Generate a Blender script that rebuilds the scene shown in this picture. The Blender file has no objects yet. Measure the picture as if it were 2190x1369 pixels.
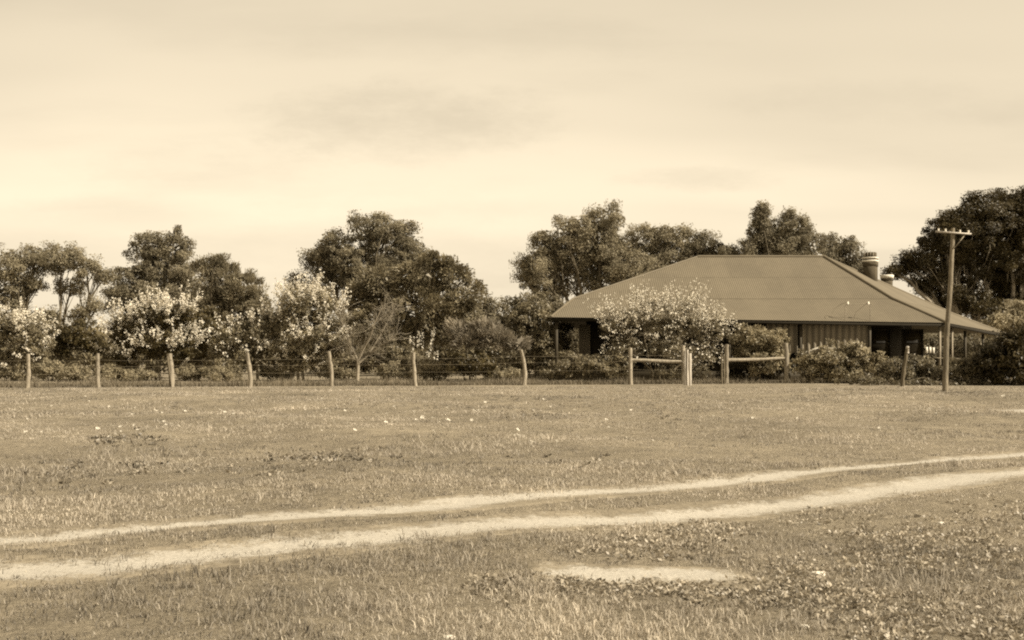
import bpy, math, random
import numpy as np
from mathutils import Vector

# ---------------------------------------------------------------- camera, world, sun, exposure
scene = bpy.context.scene
COL = scene.collection
F, CX, HY, EYE = 2600.0, 1095.0, 750.0, 1.3      # focal length in photo pixels, centre column, horizon row, eye height
cd = bpy.data.cameras.new('camera')
cd.sensor_width = 36.0
cd.lens = 36.0 * F / 2190.0
cd.shift_y = (HY - 684.5) / 2190.0
cd.clip_start = 0.1
cd.clip_end = 6000.0
cam = bpy.data.objects.new('camera', cd)
COL.objects.link(cam)
cam.location = (0, 0, EYE)
cam.rotation_euler = (math.radians(90), 0, 0)
scene.camera = cam

TO_SUN = Vector((0.80, -0.31, 0.70)).normalized()
sun_el = math.asin(TO_SUN.z)
sun_rot = math.atan2(TO_SUN.x, TO_SUN.y)
sd = bpy.data.lights.new('sun', 'SUN')
sd.energy = 4.2
sd.angle = math.radians(0.6)
sd.color = (1.0, 0.90, 0.74)
sun = bpy.data.objects.new('sun', sd)
COL.objects.link(sun)
sun.rotation_euler = (-TO_SUN).to_track_quat('-Z', 'Y').to_euler()

world = bpy.data.worlds.new('World')
scene.world = world
world.use_nodes = True
wt = world.node_tree
wt.nodes.clear()
def wn(t, **kw):
    n = wt.nodes.new(t)
    for k, v in kw.items(): setattr(n, k, v)
    return n
def wmath(op, a, b=None, c=None, clamp=False):
    n = wt.nodes.new('ShaderNodeMath'); n.operation = op; n.use_clamp = clamp
    for i, v in enumerate((a, b, c)):
        if v is None: continue
        if isinstance(v, (int, float)): n.inputs[i].default_value = v
        else: wt.links.new(v, n.inputs[i])
    return n.outputs[0]
sky = wn('ShaderNodeTexSky', sky_type='NISHITA')
sky.sun_disc = False
sky.sun_elevation = sun_el
sky.sun_rotation = sun_rot
sky.air_density = 1.0
sky.dust_density = 2.5
bw = wn('ShaderNodeRGBToBW'); wt.links.new(sky.outputs[0], bw.inputs[0])
tc = wn('ShaderNodeTexCoord')
sep = wn('ShaderNodeSeparateXYZ'); wt.links.new(tc.outputs['Generated'], sep.inputs[0])
zc = wmath('ADD', wmath('MAXIMUM', sep.outputs[2], 0.0), 0.16)
cmb = wn('ShaderNodeCombineXYZ')
wt.links.new(wmath('DIVIDE', sep.outputs[0], zc), cmb.inputs[0])
wt.links.new(wmath('DIVIDE', sep.outputs[1], zc), cmb.inputs[1])
cmb.inputs[2].default_value = 3.7
def wnoise(scale, detail, rough, off):
    mp = wn('ShaderNodeMapping'); mp.inputs['Location'].default_value = off
    mp.inputs['Scale'].default_value = (0.75, 1.5, 1)
    wt.links.new(cmb.outputs[0], mp.inputs[0])
    n = wn('ShaderNodeTexNoise'); n.inputs['Scale'].default_value = scale
    n.inputs['Detail'].default_value = detail; n.inputs['Roughness'].default_value = rough
    wt.links.new(mp.outputs[0], n.inputs['Vector'])
    return n.outputs['Fac']
n1 = wnoise(1.3, 6, 0.55, (0.35, 0.1, 0))
n2 = wnoise(0.45, 3, 0.5, (4.1, 2.2, 0))
def ramp(v, a, b):
    n = wt.nodes.new('ShaderNodeMapRange'); n.interpolation_type = 'SMOOTHSTEP'
    n.inputs['From Min'].default_value = a; n.inputs['From Max'].default_value = b
    wt.links.new(v, n.inputs['Value']); return n.outputs[0]
grey_cloud = ramp(n1, 0.50, 0.74)
white_veil = ramp(n2, 0.38, 0.66)
# thin bright overcast veil over the blue of the clear sky, plus a few greyer streaks
lum = wmath('MULTIPLY', bw.outputs[0], 0.10)
SKYV = 0.425
base = wmath('ADD', wmath('MULTIPLY', lum, 0.30), wmath('ADD', SKYV * 0.75, wmath('MULTIPLY', white_veil, SKYV * 0.22)))
base = wmath('MULTIPLY', base, wmath('SUBTRACT', 1.0, wmath('MULTIPLY', grey_cloud, 0.06)))
base = wmath('MULTIPLY', base, wmath('SUBTRACT', 1.06, wmath('MULTIPLY', ramp(sep.outputs[2], 0.02, 0.42), 0.36)))
# small faint grey cloud banks (bearing and height as tangents of the angles)
ysafe = wmath('MAXIMUM', sep.outputs[1], 0.05)
axx = wmath('DIVIDE', sep.outputs[0], ysafe); azz = wmath('DIVIDE', sep.outputs[2], ysafe)
cv = wn('ShaderNodeCombineXYZ'); wt.links.new(wmath('MULTIPLY', axx, 1.0), cv.inputs[0]); wt.links.new(wmath('MULTIPLY', azz, 2.6), cv.inputs[1])
cn = wn('ShaderNodeTexNoise'); cn.inputs['Scale'].default_value = 14; cn.inputs['Detail'].default_value = 9; cn.inputs['Roughness'].default_value = .7
wt.links.new(cv.outputs[0], cn.inputs['Vector'])
for bx_, bz_, rx_, rz_, am_ in ((-.16, .085, .26, .05, -.07), (-.085, .187, .13, .034, .16), (.155, .141, .075, .011, .12), (-.25, .150, .12, .022, .08), (-.33, .115, .10, .015, .10), (.33, .205, .16, .02, .06), (-.03, .255, .2, .02, .05)):
    dx_ = wmath('DIVIDE', wmath('SUBTRACT', axx, bx_), rx_); dz_ = wmath('DIVIDE', wmath('SUBTRACT', azz, bz_), rz_)
    d2 = wmath('ADD', wmath('MULTIPLY', dx_, dx_), wmath('MULTIPLY', dz_, dz_))
    bl = ramp(wmath('ADD', wmath('SUBTRACT', 1.0, d2), wmath('MULTIPLY', wmath('SUBTRACT', cn.outputs['Fac'], 0.5), 3.2)), -0.4, 1.6)
    base = wmath('MULTIPLY', base, wmath('SUBTRACT', 1.0, wmath('MULTIPLY', bl, am_)))
tint = wn('ShaderNodeMix'); tint.data_type = 'RGBA'; tint.blend_type = 'MULTIPLY'
tint.inputs[0].default_value = 1.0
tint.inputs[6].default_value = (1.0, 0.855, 0.625, 1)
wt.links.new(base, tint.inputs[7])
bg = wn('ShaderNodeBackground'); wt.links.new(tint.outputs[2], bg.inputs['Color']); bg.inputs['Strength'].default_value = 1.0
wo = wn('ShaderNodeOutputWorld'); wt.links.new(bg.outputs[0], wo.inputs['Surface'])

scene.view_settings.view_transform = 'Standard'
scene.view_settings.look = 'None'
scene.view_settings.gamma = 1.0
scene.view_settings.use_curve_mapping = False
scene.view_settings.exposure = 1.08
scene.render.engine = 'CYCLES'
scene.cycles.filter_width = 2.05
scene.cycles.use_denoising = False
scene.cycles.max_bounces = 5
scene.cycles.diffuse_bounces = 3
scene.cycles.transmission_bounces = 3
scene.cycles.transparent_max_bounces = 4
scene.cycles.use_adaptive_sampling = False

rng = np.random.default_rng(7)
random.seed(7)
PI = math.pi

# ---------------------------------------------------------------- helpers
def at(px, py, Y):
    return np.array([(px - CX) / F * Y, Y, EYE - (py - HY) / F * Y])
def gy(py): return EYE * F / (py - HY)
def gx(px, Y): return (px - CX) / F * Y
def tag(o, label=None, cat=None, group=None, kind=None):
    if label: o['label'] = label
    if cat: o['category'] = cat
    if group: o['group'] = group
    if kind: o['kind'] = kind
    return o
def empty(name, loc, label, cat, group=None):
    o = bpy.data.objects.new(name, None); COL.objects.link(o); o.location = loc
    return tag(o, label, cat, group)

def sepia(a, leafy=False):
    """grey level to the brown tones of the print's dyes; foliage darks are the warmest"""
    t = min(1.0, a / 0.6)
    if leafy: return (a, a * min(0.94, 0.70 + 0.34 * t ** .75), a * min(0.78, 0.08 + 0.92 * t ** .62), 1)
    return (a, a * min(0.93, 0.785 + 0.16 * t ** .8), a * min(0.78, 0.43 + 0.44 * t ** .8), 1)

class MB:
    """collects verts and polygons (any size) with a tone per vertex"""
    def __init__(s): s.v = []; s.f = []; s.t = []; s.n = 0; s.ft = []
    def add(s, v, f, tone=0.0):
        v = np.asarray(v, dtype=np.float64).reshape(-1, 3); f = np.asarray(f, dtype=np.int64)
        s.v.append(v); s.f.append(f + s.n); s.n += len(v)
        s.t.append(np.broadcast_to(np.asarray(tone, dtype=np.float64), (len(v),)).copy())
    def box(s, lo, hi, tone=0.0, jit=0.0):
        x0, y0, z0 = lo; x1, y1, z1 = hi
        v = np.array([(x0,y0,z0),(x1,y0,z0),(x1,y1,z0),(x0,y1,z0),(x0,y0,z1),(x1,y0,z1),(x1,y1,z1),(x0,y1,z1)], float)
        if jit: v += rng.normal(0, jit, v.shape)
        s.add(v, [(0,3,2,1),(4,5,6,7),(0,1,5,4),(1,2,6,5),(2,3,7,6),(3,0,4,7)], tone)
    def beam(s, a, b, w, h, tone=0.0, up=(0,0,1)):
        a = np.array(a, float); b = np.array(b, float); d = b - a; d /= np.linalg.norm(d)
        u = np.cross(d, up); u /= max(np.linalg.norm(u), 1e-9); q = np.cross(u, d)
        c = []
        for p in (a, b):
            for i, j in ((-1,-1),(1,-1),(1,1),(-1,1)): c.append(p + u * w / 2 * i + q * h / 2 * j)
        s.add(c, [(0,1,2,3),(7,6,5,4),(0,4,5,1),(1,5,6,2),(2,6,7,3),(3,7,4,0)], tone)
    def tube(s, pts, rad, n=6, tone=0.0, rough=0.0, cap=True):
        pts = np.asarray(pts, float); m = len(pts); rad = np.broadcast_to(np.asarray(rad, float), (m,))
        d = np.gradient(pts, axis=0); d /= np.linalg.norm(d, axis=1)[:, None] + 1e-12
        ref = np.array([0.31, 0.95, 0.02]); u = np.cross(d, ref); u /= np.linalg.norm(u, axis=1)[:, None] + 1e-12
        w = np.cross(d, u)
        a = np.arange(n) * 2 * PI / n
        ring = pts[:, None, :] + rad[:, None, None] * (np.cos(a)[None, :, None] * u[:, None, :] + np.sin(a)[None, :, None] * w[:, None, :])
        if rough: ring = pts[:, None, :] + (ring - pts[:, None, :]) * (1 + rng.normal(0, rough, (m, n, 1)))
        f = [(i*n+j, i*n+(j+1) % n, (i+1)*n+(j+1) % n, (i+1)*n+j) for i in range(m-1) for j in range(n)]
        s.add(ring.reshape(-1, 3), f, tone)
        if cap:
            s.add(ring[-1], [list(range(n))], tone) if n <= 4 else s.add(np.vstack([ring[-1], pts[-1] + d[-1] * rad[-1] * .15]), [(j, (j+1) % n, n) for j in range(n)], tone)
    def mesh(s, name):
        v = np.vstack(s.v); t = np.concatenate(s.t)
        me = bpy.data.meshes.new(name)
        loops = []; tot = []
        for f in s.f:
            if f.size == 0: continue
            loops.append(f.reshape(-1)); tot.append(np.full(len(f), f.shape[1]))
        loops = np.concatenate(loops); tot = np.concatenate(tot)
        me.vertices.add(len(v)); me.vertices.foreach_set('co', v.astype(np.float32).reshape(-1))
        me.loops.add(len(loops)); me.loops.foreach_set('vertex_index', loops.astype(np.int32))
        me.polygons.add(len(tot))
        me.polygons.foreach_set('loop_start', (np.cumsum(tot) - tot).astype(np.int32))
        me.polygons.foreach_set('loop_total', tot.astype(np.int32))
        at_ = me.attributes.new('tone', 'FLOAT', 'POINT'); at_.data.foreach_set('value', t.astype(np.float32))
        me.update(calc_edges=True)
        return me
    def build(s, name, mat, parent=None, smooth=False, origin=None):
        me = s.mesh(name); me.materials.append(mat)
        if smooth: me.polygons.foreach_set('use_smooth', [True] * len(me.polygons))
        o = bpy.data.objects.new(name, me); COL.objects.link(o)
        if origin is not None:
            me.transform(__import__('mathutils').Matrix.Translation(-Vector(origin))); o.location = origin
        if parent is not None:
            o.parent = parent
            if parent.parent is None:
                o.location = Vector(o.location) - parent.location
            else:
                o.location = Vector(o.location) - parent.location - parent.parent.location
        return o

# ---------------------------------------------------------------- materials
def new_mat(name):
    m = bpy.data.materials.new(name); m.use_nodes = True; m.node_tree.nodes.clear(); return m
def mat(name, a, noise=((3.0, 0.25),), tone=0.0, rough=0.8, transl=0.0, bump=0.0, bscale=20.0, stretch=(1,1,1), spec=0.2, objrand=0.0, hi=None):
    """albedo a (grey level toned to sepia), broken by world-space noises (scale, amount), the mesh's tone attribute and a per-object value"""
    m = new_mat(name); nt = m.node_tree; L = nt.links
    def N(t): return nt.nodes.new(t)
    def M(op, x, y):
        n = N('ShaderNodeMath'); n.operation = op
        for i, v in enumerate((x, y)):
            if isinstance(v, (int, float)): n.inputs[i].default_value = v
            else: L.new(v, n.inputs[i])
        return n.outputs[0]
    geo = N('ShaderNodeNewGeometry')
    mp = N('ShaderNodeMapping'); mp.inputs['Scale'].default_value = stretch; L.new(geo.outputs['Position'], mp.inputs[0])
    fac = 1.0
    for sc, am in noise:
        n = N('ShaderNodeTexNoise'); n.inputs['Scale'].default_value = sc; n.inputs['Detail'].default_value = 5; n.inputs['Roughness'].default_value = .6
        L.new(mp.outputs[0], n.inputs['Vector'])
        fac = M('MULTIPLY', fac, M('ADD', 1.0, M('MULTIPLY', M('SUBTRACT', n.outputs['Fac'], 0.5), am * 3.2)))
    if tone:
        t = N('ShaderNodeAttribute'); t.attribute_name = 'tone'
        fac = M('MULTIPLY', fac, M('MAXIMUM', M('ADD', 1.0, M('MULTIPLY', t.outputs['Fac'], tone)), 0.12))
    if objrand:
        oi = N('ShaderNodeObjectInfo')
        fac = M('MULTIPLY', fac, M('ADD', 1.0, M('MULTIPLY', M('SUBTRACT', oi.outputs['Random'], 0.5), objrand)))
    c = sepia(a, 'leaves' in name)
    mix = N('ShaderNodeVectorMath'); mix.operation = 'SCALE'; mix.inputs[0].default_value = c[:3]
    if isinstance(fac, float): mix.inputs['Scale'].default_value = fac
    else: L.new(fac, mix.inputs['Scale'])
    p = N('ShaderNodeBsdfPrincipled'); L.new(mix.outputs[0], p.inputs['Base Color'])
    p.inputs['Roughness'].default_value = rough
    p.inputs['Specular IOR Level'].default_value = spec
    if bump:
        bn = N('ShaderNodeTexNoise'); bn.inputs['Scale'].default_value = bscale; bn.inputs['Detail'].default_value = 6
        L.new(mp.outputs[0], bn.inputs['Vector'])
        b = N('ShaderNodeBump'); b.inputs['Strength'].default_value = bump; b.inputs['Distance'].default_value = .03
        L.new(bn.outputs['Fac'], b.inputs['Height']); L.new(b.outputs[0], p.inputs['Normal'])
    out = N('ShaderNodeOutputMaterial')
    if transl:
        tr = N('ShaderNodeBsdfTranslucent'); L.new(mix.outputs[0], tr.inputs['Color'])
        ms = N('ShaderNodeMixShader'); ms.inputs[0].default_value = transl
        L.new(p.outputs[0], ms.inputs[1]); L.new(tr.outputs[0], ms.inputs[2]); L.new(ms.outputs[0], out.inputs['Surface'])
    else: L.new(p.outputs[0], out.inputs['Surface'])
    return m

def turf_mat(name, sand=False):
    m = new_mat(name); nt = m.node_tree; L = nt.links
    def N(t): return nt.nodes.new(t)
    def M(op, x, y, clamp=False):
        n = N('ShaderNodeMath'); n.operation = op; n.use_clamp = clamp
        for i, v in enumerate((x, y)):
            if isinstance(v, (int, float)): n.inputs[i].default_value = v
            else: L.new(v, n.inputs[i])
        return n.outputs[0]
    geo = N('ShaderNodeNewGeometry')
    def noise(sc, det=5, rough=.6):
        n = N('ShaderNodeTexNoise'); n.inputs['Scale'].default_value = sc; n.inputs['Detail'].default_value = det; n.inputs['Roughness'].default_value = rough
        L.new(geo.outputs['Position'], n.inputs['Vector']); return n.outputs['Fac']
    def vary(n, am): return M('ADD', 1.0, M('MULTIPLY', M('SUBTRACT', n, .5), am))
    f = M('MULTIPLY', M('MULTIPLY', vary(noise(.35), 1.1), vary(noise(2.2), 1.0)), vary(noise(16, 8, .75), 1.7))
    vor = N('ShaderNodeVector' + 'Math'); vor.operation = 'SCALE'; vor.inputs[0].default_value = sepia(GRASS_A * .82)[:3]
    L.new(f, vor.inputs['Scale'])
    col = vor.outputs[0]
    if sand:
        sf = M('MULTIPLY', vary(noise(1.3), .35), vary(noise(30, 7, .75), 1.1))
        sc = N('ShaderNodeVectorMath'); sc.operation = 'SCALE'; sc.inputs[0].default_value = (SAND_A, SAND_A * .92, SAND_A * .77)
        L.new(sf, sc.inputs['Scale'])
        t = N('ShaderNodeAttribute'); t.attribute_name = 'tone'
        mask = M('ADD', t.outputs['Fac'], M('ADD', M('MULTIPLY', M('SUBTRACT', noise(5, 8, .75), .5), 2.1), M('MULTIPLY', M('SUBTRACT', noise(38, 4, .75), .5), 1.6)))
        mr = N('ShaderNodeMapRange'); mr.interpolation_type = 'SMOOTHSTEP'
        mr.inputs['From Min'].default_value = .18; mr.inputs['From Max'].default_value = .80; L.new(mask, mr.inputs['Value'])
        mx = N('ShaderNodeMix'); mx.data_type = 'RGBA'; L.new(mr.outputs[0], mx.inputs[0]); L.new(col, mx.inputs[6]); L.new(sc.outputs[0], mx.inputs[7])
        col = mx.outputs[2]
    p = N('ShaderNodeBsdfPrincipled'); L.new(col, p.inputs['Base Color']); p.inputs['Roughness'].default_value = .95; p.inputs['Specular IOR Level'].default_value = .05
    b = N('ShaderNodeBump'); b.inputs['Strength'].default_value = .35 if sand else .8; b.inputs['Distance'].default_value = .05
    L.new(noise(22, 8, .7), b.inputs['Height']); L.new(b.outputs[0], p.inputs['Normal'])
    out = N('ShaderNodeOutputMaterial'); L.new(p.outputs[0], out.inputs['Surface'])
    return m

GRASS_A, SAND_A = 0.25, 0.37
M_turf = turf_mat('turf'); M_track = turf_mat('sandy_track', True)
M_blade = mat('grass_blades', .325, ((.3, .2), (1.6, .14)), tone=1.0, rough=.6, transl=.35, spec=.25)
M_long = mat('long_grass', .17, ((.5, .3),), tone=1.0, rough=.7, transl=.3)
M_weed = mat('weed_foliage', .26, ((1.2, .2),), tone=1.0, rough=.5, transl=.25, spec=.35)
M_leafA = mat('gum_leaves', .22, ((.5, .22),), tone=1.0, rough=.6, transl=.4, spec=.2)
M_leafB = mat('pale_leaves', .215, ((.7, .25),), tone=1.0, rough=.6, transl=.4, spec=.2)
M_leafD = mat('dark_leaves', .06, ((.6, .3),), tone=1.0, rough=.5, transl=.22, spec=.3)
M_leafM = mat('shrub_leaves', .18, ((.8, .3),), tone=1.0, rough=.5, transl=.28, spec=.35)
M_broom = mat('grey_shoots', .24, ((1.2, .25),), tone=1.0, rough=.6, transl=.3)
M_bloss = mat('white_petals', .74, ((2.0, .06),), tone=.6, rough=.7, transl=.3)
M_bark = mat('bark', .13, ((6, .3),), rough=.9, bump=.5)
M_barkp = mat('pale_bark', .24, ((5, .3),), rough=.9, bump=.4)
M_post = mat('weathered_post_wood', .25, ((5, .4), (26, .4)), tone=1.0, rough=.85, bump=.9, bscale=30, stretch=(1, 1, .12))
M_postd = mat('dark_post_wood', .12, ((5, .2),), tone=1.0, rough=.9, bump=.7, bscale=30, stretch=(1, 1, .15))
M_pale = mat('bleached_slab_wood', .42, ((7, .15), (30, .16)), tone=1.0, rough=.85, bump=.8, bscale=30, stretch=(1, 1, .1))
M_pole = mat('pole_wood', .175, ((3, .55), (14, .6)), rough=.85, bump=.9, bscale=22, stretch=(1, 1, .18))
M_wire = mat('fence_wire', .14, rough=.5)
M_iron = mat('weathered_roof_iron', .132, ((.5, .14), (3.5, .08)), tone=.5, rough=.62, spec=.3, objrand=.05)
M_cap = mat('ridge_iron', .13, ((1.5, .2),), rough=.6)
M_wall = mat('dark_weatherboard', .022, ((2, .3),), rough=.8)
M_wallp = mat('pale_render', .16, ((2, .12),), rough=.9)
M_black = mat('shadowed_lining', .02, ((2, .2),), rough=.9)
M_brick = mat('dark_brick', .075, ((6, .3), (30, .2)), rough=.9, bump=.5)
M_brickl = mat('pale_brick', .34, ((6, .2),), rough=.9)
M_white = mat('white_paint', .62, ((4, .06),), rough=.6)
M_post_t = mat('painted_timber', .045, ((4, .2),), rough=.7)
M_blind = mat('striped_canvas', .22, ((2, .12), (14, .06)), tone=1.0, rough=.9, transl=.12)
M_glass = mat('dark_pane', .03, rough=.15, spec=.5)
M_porc = mat('white_porcelain', .8, ((4, .02),), rough=.25, spec=.5)
M_stone = mat('pale_stone', .62, ((9, .12),), rough=.9)
M_far = mat('distant_leaves', .14, ((.1, .2),), tone=1.0, rough=.7, transl=.25)

# ---------------------------------------------------------------- smooth scalar fields
class Field:
    def __init__(s, wl, seed, n=14):
        r = np.random.default_rng(seed); a = r.uniform(0, 2*PI, n); k = 2*PI / (wl * r.uniform(.6, 1.8, n))
        s.kx = k*np.cos(a); s.ky = k*np.sin(a); s.p = r.uniform(0, 2*PI, n); s.n = n
    def __call__(s, x, y):
        x = np.asarray(x, float); y = np.asarray(y, float); t = 0
        for i in range(s.n): t = t + np.sin(s.kx[i]*x + s.ky[i]*y + s.p[i])
        return t * math.sqrt(2.0 / s.n)
f_h = Field(7.0, 11); f_h2 = Field(2.6, 12); f_p1 = Field(3.2, 13); f_p2 = Field(.8, 14); f_p3 = Field(9, 15)

UP = [(-400,1203),(0,1168),(164,1155),(411,1130),(616,1114),(900,1091),(1100,1073),(1349,1046),(1548,1024),(1747,1007),(1946,986),(2185,968),(2600,940)]
LO = [(-400,1262),(0,1231),(205,1216),(411,1194),(616,1171),(900,1145),(1100,1121),(1349,1099),(1548,1078),(1747,1056),(1946,1035),(2185,1012),(2600,978)]
def rut(pl):
    Y = np.array([gy(p[1]) for p in pl]); X = np.array([gx(p[0], y) for p, y in zip(pl, Y)]); return X, Y
XU, YU = rut(UP); XL, YL = rut(LO)
def rut_d(x, y):
    """distance to the two rut centre lines (vertical gap corrected for the slant)"""
    k = .86
    return (y - np.interp(x, XU, YU)) * k, (y - np.interp(x, XL, YL)) * k
W_U, W_L = 0.19, 0.25
def rut_mask(x, y):
    a, b = rut_d(x, y)
    wu = W_U * (1 + .18 * f_p2(x*.7, x*0)); wl = W_L * (1 + .16 * f_p2(x*.6+9, x*0) + .22 * np.exp(-((x-4.0)/.9)**2))
    return np.maximum(1.05 - .55 * np.abs(a) / wu, 1.05 - .55 * np.abs(b) / wl)
def height(x, y):
    a, b = rut_d(x, y)
    damp = np.clip((42 - y) / 12, 0, 1)
    r = np.exp(-(a/.3)**2) + np.exp(-(b/.38)**2)
    return damp * (.035 * f_h(x, y) + .012 * f_h2(x, y)) - .022 * r
# patches of bare sand away from the track: centre, half length, half depth
PATCH = [(1370, 1216, 205, 13), (2215, 877, 70, 6)]
PW = [(gx(px, gy(py)), gy(py), hx * gy(py) / F, gy(py)**2 / (EYE * F) * hy) for px, py, hx, hy in PATCH]
def patch_mask(x, y):
    m = np.full(np.shape(x), -9.0)
    for cx, cy, rx, ry in PW:
        yy = y - .07 * f_p2(x, x*0) - .03 * f_p2(x*3.1, y*2)
        m = np.maximum(m, 1.15 - .7 * (((x - cx) / rx)**4 + ((yy - cy) / ry)**2) ** .5)
    return m

# ---------------------------------------------------------------- ground
def grid(xs, ys, zfun, tone=None, dz=0.0):
    X, Y = np.meshgrid(xs, ys); Z = zfun(X, Y) + dz
    n = len(xs); mrow = len(ys)
    i = np.arange(mrow-1)[:, None] * n + np.arange(n-1)[None, :]
    f = np.stack([i, i+1, i+n+1, i+n], -1).reshape(-1, 4)
    return np.stack([X, Y, Z], -1).reshape(-1, 3), f, (tone(X, Y).reshape(-1) if tone else 0.0)
xs = np.concatenate([[-1500, -600, -250, -120, -70, -45], np.arange(-30, -10, .25), np.arange(-10, 12, .14), np.arange(12, 30.01, .25), [45, 70, 120, 250, 600, 1500]])
ys = np.concatenate([[-60, -20, -5], np.arange(0, 4, .25), np.arange(4, 19, .115), np.arange(19, 46, .25), [48, 52, 60, 75, 100, 150, 260, 500, 1000, 2500]])
g = MB(); v, f, t = grid(xs, ys, height); g.add(v, f)
tag(g.build('ground', M_turf, smooth=True), kind='structure', label='rough grass paddock stretching from the camera past the fence')

def strip(px, name, label, Xc, Yc, wfac, edge):
    """a sheet that follows one wheel rut a few millimetres above the turf"""
    s = np.linspace(-14, 16, 700); yc = np.interp(s, Xc, Yc)
    off = np.linspace(-edge, edge, 25)
    X = np.repeat(s[:, None], 25, 1); Y = yc[:, None] + off[None, :]
    Z = height(X, Y) + .007 - .03 * np.clip((np.abs(off)[None, :] / edge - .78) / .22, 0, 1) + 0*X
    tone = rut_mask(X, Y)
    n = 25; i = np.arange(699)[:, None] * n + np.arange(n-1)[None, :]
    f = np.stack([i, i+n, i+n+1, i+1], -1).reshape(-1, 4)
    m = MB(); m.add(np.stack([X, Y, Z], -1).reshape(-1, 3), f, tone.reshape(-1))
    return tag(m.build(name, M_track, smooth=True), label, kind='structure')
strip(0, 'dirt_track', 'far wheel rut of the sandy farm track', XU, YU, W_U, .62)
strip(0, 'dirt_track', 'near wheel rut of the sandy farm track', XL, YL, W_L, .66)
for (cx, cy, rx, ry), lb in zip(PW, ('long pale patch of bare sand below the track', 'sliver of pale sand at the far right by the pole')):
    m = MB(); v, f, t = grid(np.linspace(cx-rx*1.4, cx+rx*1.4, 90), np.linspace(cy-ry*1.7, cy+ry*1.7, 40), lambda X, Y: height(X, Y) + .008 - .04*np.clip((np.maximum(np.abs(X-cx)/(rx*1.4), np.abs(Y-cy)/(ry*1.7)) - .8)/.2, 0, 1), patch_mask)
    m.add(v, f, t); tag(m.build('sand_patch', M_track, smooth=True), lb, kind='structure')

# ---------------------------------------------------------------- grass
def blades(pos, h, w, lean, tone, seg):
    n = len(pos); az = rng.uniform(0, 2*PI, n); la = rng.uniform(0, 2*PI, n)
    side = np.stack([np.cos(az), np.sin(az), np.zeros(n)], -1) * (w/2)[:, None]
    ld = np.stack([np.cos(la), np.sin(la), np.zeros(n)], -1)
    up = np.array([0, 0, 1.0])
    if seg == 1:
        tip = pos + ld * (h*np.sin(lean))[:, None] + up * (h*np.cos(lean))[:, None]
        v = np.stack([pos - side, pos + side, tip], 1)
        f = np.arange(n*3).reshape(-1, 3); return v.reshape(-1, 3), [f], np.repeat(tone, 3)
    mid = pos + ld * (h*.55*np.sin(lean*.5))[:, None] + up * (h*.6*np.cos(lean*.5))[:, None]
    tip = mid + ld * (h*.5*np.sin(lean*1.5))[:, None] + up * (h*.45*np.cos(lean*1.5))[:, None]
    v = np.stack([pos - side, pos + side, mid + side*.8, mid - side*.8, tip], 1)
    b = np.arange(n)[:, None] * 5
    return v.reshape(-1, 3), [b + np.array([[0, 1, 2, 3]]), b + np.array([[3, 2, 4]])], np.repeat(tone, 5)

def scatter(y0, y1, dens, mx=.47, pad=1.2):
    area_n = int(sum(dens * 2 * (mx*y + pad) * .25 for y in np.arange(y0, y1, .25)))
    y = np.sqrt(rng.uniform(y0**2, y1**2, int(area_n*1.0))); x = rng.uniform(-1, 1, len(y)) * (mx*y + pad)
    return x, y
gm = MB()
for (y0, y1, dens, nb, h0, w0, seg) in ((3.6, 8.5, 250, 15, .043, .0050, 2), (8.5, 14, 160, 12, .031, .0072, 2), (14, 24, 80, 10, .036, .013, 1), (24, 43.5, 46, 9, .036, .021, 1)):
    x, y = scatter(y0, y1, dens)
    mk = np.maximum(rut_mask(x, y), patch_mask(x, y))
    keep = rng.random(len(x)) > np.clip((mk - .50) * 2.4, 0, .985)
    pz = f_p1(x, y) + .6 * f_p2(x, y)
    keep &= rng.random(len(x)) < np.clip(.75 + .25 * pz, .3, 1)
    x = x[keep]; y = y[keep]; mk = mk[keep]
    n = len(x)
    th = np.exp(.30 * f_p1(x+30, y) + .25 * f_p2(x, y+7) + rng.normal(0, .25, n)) * np.where(mk > .25, .7, 1.0)
    a, b = rut_d(x, y)
    th *= np.where((b > 0) & (a < 0), .7, 1.0)
    tt = .17 * f_p1(x, y) + .10 * f_p3(x, y) + rng.normal(0, .16, n)
    r = np.minimum(rng.exponential(.05, (n, nb)) + .01, .2); ang = rng.uniform(0, 2*PI, (n, nb))
    bx = (x[:, None] + r*np.cos(ang)).reshape(-1); by = (y[:, None] + r*np.sin(ang)).reshape(-1)
    pos = np.stack([bx, by, height(bx, by) - .004], -1)
    h = (h0 * th)[:, None] * rng.uniform(.45, 1.35, (n, nb))
    straw = np.where(rng.random((n, nb)) < .07, .45, 0)
    tone = tt[:, None] + rng.normal(0, .16, (n, nb)) + straw
    w = w0 * rng.uniform(.6, 1.3, n*nb)
    v, fs, t = blades(pos, h.reshape(-1), w, rng.uniform(.3, 1.4, n*nb), tone.reshape(-1), seg)
    base = gm.n; gm.add(v, fs[0], t)
    for ff in fs[1:]: gm.f.append(ff + base)
tag(gm.build('grass', M_blade), 'short rough pasture grass over the whole foreground', 'grass', kind='stuff')

# taller unmown grass in and beyond the fence line
def fence_Y(x): return np.interp(x, [-20, -17, -9, 0, .5, 8, 11, 14, 22], [42.0, 42.3, 44.0, 45.5, 45.9, 47.3, 48.0, 48.2, 45.5])
n = 26000
x = rng.uniform(-24, 22, n); y = fence_Y(x) + .15 + rng.exponential(2.4, n)
keep = (np.abs(x) < .45*y+1); x = x[keep]; y = y[keep]; n = len(x)
gl = MB()
pos = np.stack([x, y, np.zeros(n) - .01], -1)
h = .16 * np.exp(.35*f_p1(x, y)) * rng.uniform(.5, 1.4, n)
v, fs, t = blades(pos, h, rng.uniform(.015, .045, n), rng.uniform(.05, .6, n), rng.normal(-.05, .2, n) + .15*f_p1(x, y), 1)
gl.add(v, fs[0], t)
tag(gl.build('long_grass', M_long), 'darker uncut grass along and behind the fence', 'grass', kind='stuff')

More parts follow.
